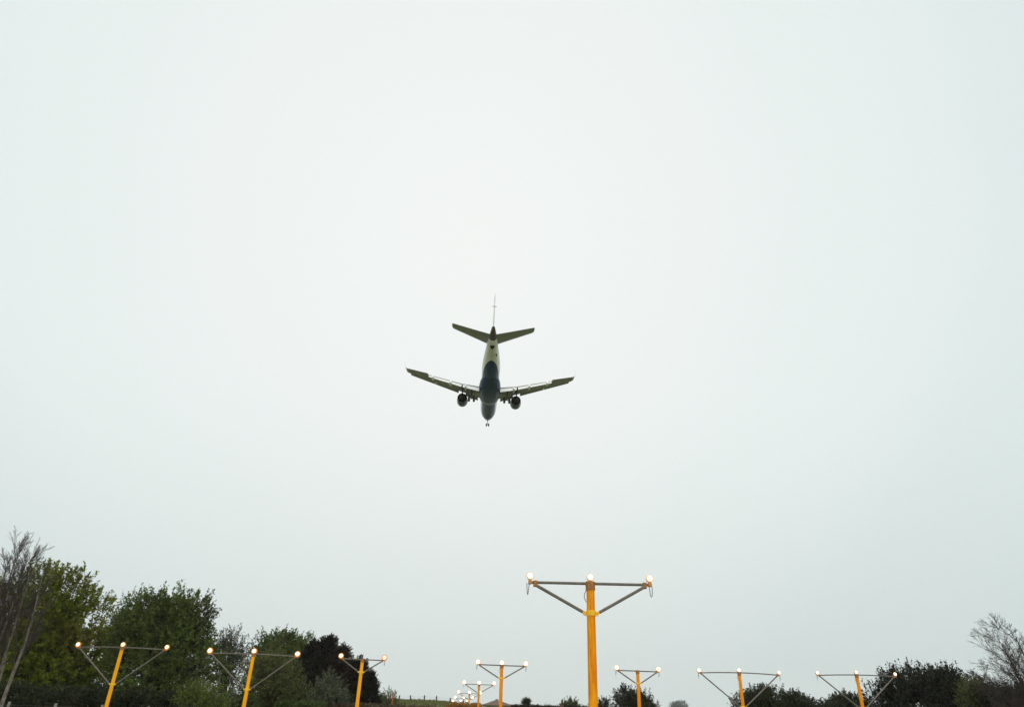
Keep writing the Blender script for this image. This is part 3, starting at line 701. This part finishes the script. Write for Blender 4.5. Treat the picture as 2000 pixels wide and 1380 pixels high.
# white fuselage with a navy belly painted up to a level waterline
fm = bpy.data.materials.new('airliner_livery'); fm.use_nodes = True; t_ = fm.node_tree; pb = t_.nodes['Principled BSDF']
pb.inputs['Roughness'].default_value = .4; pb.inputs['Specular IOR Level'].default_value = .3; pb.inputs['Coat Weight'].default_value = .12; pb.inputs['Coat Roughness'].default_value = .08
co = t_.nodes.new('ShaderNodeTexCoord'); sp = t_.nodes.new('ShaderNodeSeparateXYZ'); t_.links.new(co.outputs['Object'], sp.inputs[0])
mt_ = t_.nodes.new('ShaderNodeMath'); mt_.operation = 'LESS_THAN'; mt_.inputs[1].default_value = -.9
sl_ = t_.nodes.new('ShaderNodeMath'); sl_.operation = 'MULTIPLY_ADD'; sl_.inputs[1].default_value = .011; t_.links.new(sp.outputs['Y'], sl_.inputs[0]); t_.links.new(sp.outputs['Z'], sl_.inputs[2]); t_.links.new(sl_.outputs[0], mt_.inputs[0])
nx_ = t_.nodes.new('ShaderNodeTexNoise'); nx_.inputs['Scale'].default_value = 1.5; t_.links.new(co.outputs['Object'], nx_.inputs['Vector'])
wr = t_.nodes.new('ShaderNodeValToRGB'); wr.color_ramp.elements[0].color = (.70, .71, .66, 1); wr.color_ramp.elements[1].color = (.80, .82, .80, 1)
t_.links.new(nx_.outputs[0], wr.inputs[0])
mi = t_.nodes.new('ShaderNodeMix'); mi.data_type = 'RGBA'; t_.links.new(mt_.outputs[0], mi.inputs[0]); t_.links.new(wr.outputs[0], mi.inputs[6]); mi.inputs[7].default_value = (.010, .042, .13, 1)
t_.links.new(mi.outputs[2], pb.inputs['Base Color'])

PLANE = empty('airliner', (0, 0, 0)); XO = 17.5
def pl(x, y, z): return Vector((y, XO - x, z))     # x from the nose, y to the right wing, z up
def lofted(sts, n=36):
    rs = []
    for x, zc, hw, hh in sts:
        rs.append([pl(x, hw * math.cos(2 * math.pi * k / n), zc + hh * math.sin(2 * math.pi * k / n)) for k in range(n)])
    return MB().rings(rs)
fus = [(0, -.55, .03, .03), (.15, -.54, .30, .28), (.5, -.48, .58, .56), (1.0, -.38, .84, .86), (1.8, -.22, 1.12, 1.18), (2.8, -.08, 1.34, 1.45), (4.0, -.02, 1.46, 1.60), (5.5, 0, 1.505, 1.675), (9, 0, 1.505, 1.675), (14, 0, 1.505, 1.675), (19, 0, 1.505, 1.675), (22.5, .0, 1.505, 1.67), (24.5, .07, 1.47, 1.60), (26.5, .22, 1.36, 1.44), (28.5, .42, 1.18, 1.22), (30.5, .66, .95, .97), (32.2, .88, .74, .74), (33.3, .99, .60, .60)]
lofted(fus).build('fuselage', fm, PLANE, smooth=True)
tcn = lofted([(33.28, .99, .605, .605), (34.5, 1.10, .45, .44), (35.6, 1.18, .31, .30), (36.0, 1.2, .25, .25)], 24).build('tail_cone', M['metal_dark'], PLANE, smooth='auto')
MB().tube([pl(35.9, 0, 1.2), pl(36.25, 0, 1.21)], [.17, .15], 12).build('exhaust_pipe', M['black'], tcn)
# small openings under the tail
q = MB(); vs = [pl(32.15, -.34, .88 - .66), pl(32.15, .34, .88 - .66), pl(31.6, .28, .80 - .79), pl(31.35, 0, .77 - .87), pl(31.6, -.28, .80 - .79), pl(32.15, 0, .88 - .77)]
q.add(vs, [(0, 4, 3, 5), (5, 3, 2, 1)]); q.v = [tuple(Vector(v) + Vector((0, 0, -.03))) for v in q.v]
q2 = MB(); q2.add(q.v, q.f); q2.add([tuple(Vector(v) + Vector((0, 0, .06))) for v in q.v], [f[::-1] for f in q.f]); q2.build('air_inlet', M['black'], PLANE)
q = MB(); q.box(pl(29.6, .72, -.28), (.16, .8, .12)); q.build('outflow_valve', M['black'], PLANE, bevel=.02)
belly = [(10.6, -.9, .5, .45), (11.2, -.95, 1.15, .85), (12.2, -1.0, 1.6, 1.12), (13.5, -1.02, 1.78, 1.24), (16, -1.02, 1.82, 1.27), (18.5, -1.02, 1.80, 1.22), (20.2, -1.0, 1.66, 1.0), (21.6, -.98, 1.40, .80), (23.0, -.95, 1.0, .70), (24.0, -.95, .5, .55)]
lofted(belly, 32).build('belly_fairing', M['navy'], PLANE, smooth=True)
M['beacon'] = emis('beacon_amber', (1, .45, .12), 3)

def foil(le, chord, thick, tw=0, c0=0.0, c1=1.0, n=9):
    """closed aerofoil ring: le=(x,y,z), from c0 to c1 of the chord"""
    us = [c0 + (c1 - c0) * (1 - math.cos(math.pi * i / (n - 1))) / 2 for i in range(n)]
    def th(u): return 5 * thick * (.2969 * math.sqrt(max(u, 0)) - .126 * u - .3516 * u * u + .2843 * u ** 3 - .1015 * u ** 4) + .0015
    ring = []
    ct, st = math.cos(tw), math.sin(tw)
    for u in us[::-1]: ring.append((u, th(u) * 1.0))
    for u in us: ring.append((u, -th(u) * .75))
    out = []
    for u, v in ring:
        x = u * chord; z = v * chord
        out.append(pl(le[0] + x * ct + z * st, le[1], le[2] - x * st + z * ct))
    return out
# wing planform: y, x of leading edge, z, chord, thickness
WG = [(1.0, 12.55, -1.22, 6.7, .13), (4.6, 14.40, -.79, 4.55, .12), (10.3, 17.35, -.09, 2.95, .115), (13.55, 19.05, .31, 1.95, .11)]
def wsec(y):
    for a, b in zip(WG, WG[1:]):
        if y <= b[0] or b is WG[-1]:
            f = (y - a[0]) / (b[0] - a[0]); return [a[i] + (b[i] - a[i]) * f for i in range(5)]
for sd in (-1, 1):
    w_ = MB()
    def S(y, c0=0, c1=1, dx=0, dz=0, tw=0, thk=None):
        yy, x, z, c, th = wsec(y); return foil((x + dx * c, sd * y, z + dz * c), c, thk or th, tw, c0, c1)
    w_.rings([S(1.0, 0, .76), S(2.8, 0, .76), S(4.6, 0, .76), S(7.5, 0, .76), S(10.3, 0, .76)])
    w_.rings([S(10.32), S(11.8), S(13.55)])
    wing = w_.build('wing', M['wing_grey'], PLANE, smooth='auto')
    # winglet
    wl = MB(); x0 = wsec(13.55)
    wl.rings([foil((x0[1] + .02, sd * 13.56, x0[2]), 1.92, .09), foil((x0[1] + .22, sd * 13.88, x0[2] + .10), 1.75, .09), foil((x0[1] + .6, sd * 14.06, x0[2] + .42), 1.35, .09), foil((x0[1] + 1.35, sd * 14.16, x0[2] + 1.35), .6, .09)])
    wl.build('winglet', M['white'], wing, smooth=True)
    # lowered flaps
    for (ya, yb) in ((1.75, 4.5), (4.75, 10.2)):
        f_ = MB(); rs = []
        for y in np.linspace(ya, yb, 5):
            yy, x, z, c, th = wsec(y); rs.append(foil((x + .765 * c, sd * y, z - .020 * c), c * .30, .13, R_(36)))
        f_.rings(rs); f_.build('flap', M['flap_white'], wing, smooth='auto')
    # slats
    for (ya, yb) in ((1.95, 4.1), (5.3, 9.2), (9.25, 13.25)):
        f_ = MB(); rs = []
        for y in np.linspace(ya, yb, 4):
            yy, x, z, c, th = wsec(y); rs.append(foil((x - .085 * c - .08, sd * y, z - .065 * c - .04), c * .20, .17, R_(-22)))
        f_.rings(rs); f_.build('slat', M['wing_grey'], wing, smooth='auto')
    # flap track fairings
    for y in (4.05, 6.6, 9.5):
        yy, x, z, c, th = wsec(y); a = x + c * .50; L = 1.5 + c * .34; f_ = MB(); rs = []
        for u in np.linspace(0, 1, 9):
            r = .33 * math.sin(math.pi * min(.98, .06 + u * .92)) ** .7; zc = z - .06 * c - .14 - (max(0, u - .45) ** 1.3) * 1.25
            rs.append([pl(a + L * u, sd * y + r * .72 * math.cos(2 * math.pi * k / 12), zc + r * 1.15 * math.sin(2 * math.pi * k / 12)) for k in range(12)])
        f_.rings(rs); f_.build('flap_fairing', M['flap_white'], wing, smooth=True)
    # tailplane
    h_ = MB(); h_.rings([foil((30.7, sd * .45, .92), 3.75, .10), foil((31.9, sd * 2.2, 1.12), 3.05, .10), foil((34.2, sd * 5.8, 1.58), 1.75, .09), foil((34.65, sd * 6.05, 1.62), 1.25, .08)])
    hs = h_.build('horizontal_stabilizer', M['wing_grey'], PLANE, smooth='auto')
    # engine
    ey, ez_ = sd * 4.62, -2.12
    def ering(x, r, n=28): r *= 1.05; return [pl(x, ey + r * math.cos(2 * math.pi * k / n), ez_ + r * math.sin(2 * math.pi * k / n)) for k in range(n)]
    e_ = MB(); e_.rings([ering(13.3, .66), ering(12.95, .70), ering(12.76, .76), ering(12.74, .80), ering(12.9, .86), ering(13.3, .91), ering(13.9, .92), ering(14.5, .87), ering(15.05, .78), ering(15.05, .745), ering(14.4, .72), ering(13.6, .66)], False)
    eng = e_.build('engine', M['nacelle'], PLANE, smooth='auto')
    c_ = MB(); c_.rings([ering(13.58, .655), ering(13.6, .64), ering(14.0, .56), ering(14.8, .48), ering(15.6, .37), ering(15.6, .34), ering(15.1, .32)], True); c_.build('core_nozzle', M['metal_dark'], eng, smooth='auto')
    c_ = MB(); c_.rings([ering(14.9, .31), ering(15.6, .22), ering(16.1, .05)], True); c_.build('exhaust_cone', M['metal'], eng, smooth='auto')
    c_ = MB(); c_.rings([ering(13.28, .655), ering(13.3, .4), ering(13.1, .2), ering(12.95, .02)], True); c_.build('fan', M['black'], eng, smooth='auto')
    p_ = MB(); wy = wsec(4.62)
    p_.add([pl(12.6, ey - .10, ez_ + .95), pl(16.9, ey - .10, ez_ + .45), pl(17.6, ey - .13, wy[2] - .18), pl(14.2, ey - .13, wy[2] + .12),
            pl(12.6, ey + .10, ez_ + .95), pl(16.9, ey + .10, ez_ + .45), pl(17.6, ey + .13, wy[2] - .18), pl(14.2, ey + .13, wy[2] + .12)],
           [(0, 1, 2, 3), (7, 6, 5, 4), (0, 4, 5, 1), (1, 5, 6, 2), (2, 6, 7, 3), (3, 7, 4, 0)])
    p_.build('pylon', M['nacelle'], eng, bevel=.03)
    # main landing gear
    gy, gx, gz = sd * 2.97, 17.6, -3.12
    g_ = MB(); g_.tube([pl(gx, gy, -1.2), pl(gx, gy, -2.2)], .15, 12); g_.tube([pl(gx, gy, -2.2), pl(gx, gy, gz)], .09, 12); g_.tube([pl(gx, gy - .5, gz), pl(gx, gy + .5, gz)], .085, 10)
    g_.tube([pl(gx, gy, -2.15), pl(gx, gy - sd * 1.0, -1.35)], .06, 8); g_.tube([pl(gx, gy, -2.1), pl(gx - 1.1, gy, -1.35)], .055, 8)
    g_.tube([pl(gx + .1, gy, -2.0), pl(gx + .42, gy, -2.4), pl(gx + .1, gy, -2.85)], .035, 6)
    gear = g_.build('main_gear', M['metal'], PLANE, smooth='auto')
    def wheel(x, y, z, r, wd, par):
        n = 24; pr = [(-wd / 2, r * .55), (-wd / 2, r * .86), (-wd * .36, r * .97), (0, r), (wd * .36, r * .97), (wd / 2, r * .86), (wd / 2, r * .55)]
        a = MB(); a.rings([[pl(x + rr * math.cos(2 * math.pi * k / n), y + o_, z + rr * math.sin(2 * math.pi * k / n)) for k in range(n)] for o_, rr in pr]); wo = a.build('wheel', M['tyre'], par, smooth='auto')
        a = MB(); a.tube([pl(x, y - wd * .53, z), pl(x, y + wd * .53, z)], r * .5, 16); a.build('hub', M['metal'], wo, smooth='auto')
    for o_ in (-.42, .42): wheel(gx, gy + o_, gz, .55, .36, gear)
    d_ = MB(); d_.box(pl(gx, sd * 2.1, -1.78), (1.15, 1.5, .06), Matrix.Rotation(sd * R_(-22) * -1, 3, 'Y')); d_.build('gear_door', M['metal'], gear, bevel=.01)
    d_ = MB(); d_.box(pl(gx, gy + sd * .28, -1.75), (.05, 1.1, .9)); d_.build('leg_door', M['wing_grey'], gear, bevel=.01)
# fin and rudder
def vfoil(x, z, c, th, c0=0, c1=1, n=9):
    us = [c0 + (c1 - c0) * (1 - math.cos(math.pi * i / (n - 1))) / 2 for i in range(n)]
    def t2(u): return 5 * th * (.2969 * math.sqrt(max(u, 0)) - .126 * u - .3516 * u * u + .2843 * u ** 3 - .1015 * u ** 4) + .0015
    return [pl(x + u * c, t2(u) * c, z) for u in us[::-1]] + [pl(x + u * c, -t2(u) * c, z) for u in us]
FN = [(26.6, 1.3, 7.6, .05), (28.6, 1.75, 6.0, .055), (30.6, 3.6, 4.75, .055), (33.8, 6.75, 2.55, .055)]
q = MB(); q.rings([vfoil(*s, 0, .70) for s in FN]); fin = q.build('vertical_fin', M['white'], PLANE, smooth='auto')
q = MB(); q.rings([vfoil(*s, .705, 1) for s in FN[1:]]); q.build('rudder', M['white'], fin, smooth='auto')
q = MB(); q.tube([pl(34.9, -.30, 5.3), pl(34.9, .30, 5.3)], .05, 8); q.build('antenna', M['metal'], fin)
# nose gear
gx, gz = 3.5, -2.98
q = MB(); q.tube([pl(gx + .25, 0, -1.3), pl(gx, 0, -2.3)], .085, 10); q.tube([pl(gx, 0, -2.3), pl(gx, 0, gz)], .055, 10); q.tube([pl(gx, -.27, gz), pl(gx, .27, gz)], .05, 8); q.tube([pl(gx, 0, -2.2), pl(gx + 1.0, 0, -1.5)], .04, 8)
ng = q.build('nose_gear', M['metal'], PLANE, smooth='auto')
for o_ in (-.22, .22): wheel(gx, o_, gz, .31, .2, ng)
for sd in (-1, 1):
    d_ = MB(); d_.box(pl(3.2, sd * .38, -1.78), (.04, 1.2, .5)); d_.build('nose_gear_door', M['navy'], ng, bevel=.01)
PLANE.rotation_mode = 'XYZ'
PLANE.matrix_world = Matrix.Translation((-3.566, 104.5, 50.236 + CAM_Z)) @ Matrix.Rotation(.04, 4, 'Z') @ Matrix.Rotation(.0699, 4, 'X') @ Matrix.Rotation(.0018, 4, 'Y')
tag(PLANE, 'white twin-engine airliner with navy belly descending with wheels and flaps down', 'airliner')

# ------------------------------------------------------------------ thin damp air
def haze(density):
    q = MB(); q.box((0, 0, 48.5), (3000, 3000, 99)); 
    hm = bpy.data.materials.new('damp_air'); hm.use_nodes = True; t = hm.node_tree; t.nodes.clear()
    v = t.nodes.new('ShaderNodeVolumePrincipled'); v.inputs['Color'].default_value = (.9, .95, .95, 1); v.inputs['Density'].default_value = density
    o = t.nodes.new('ShaderNodeOutputMaterial'); t.links.new(v.outputs[0], o.inputs['Volume'])
    return tag(q.build('haze', hm), 'thin damp haze filling the air over the field', 'haze', kind='stuff')
haze(.00015)
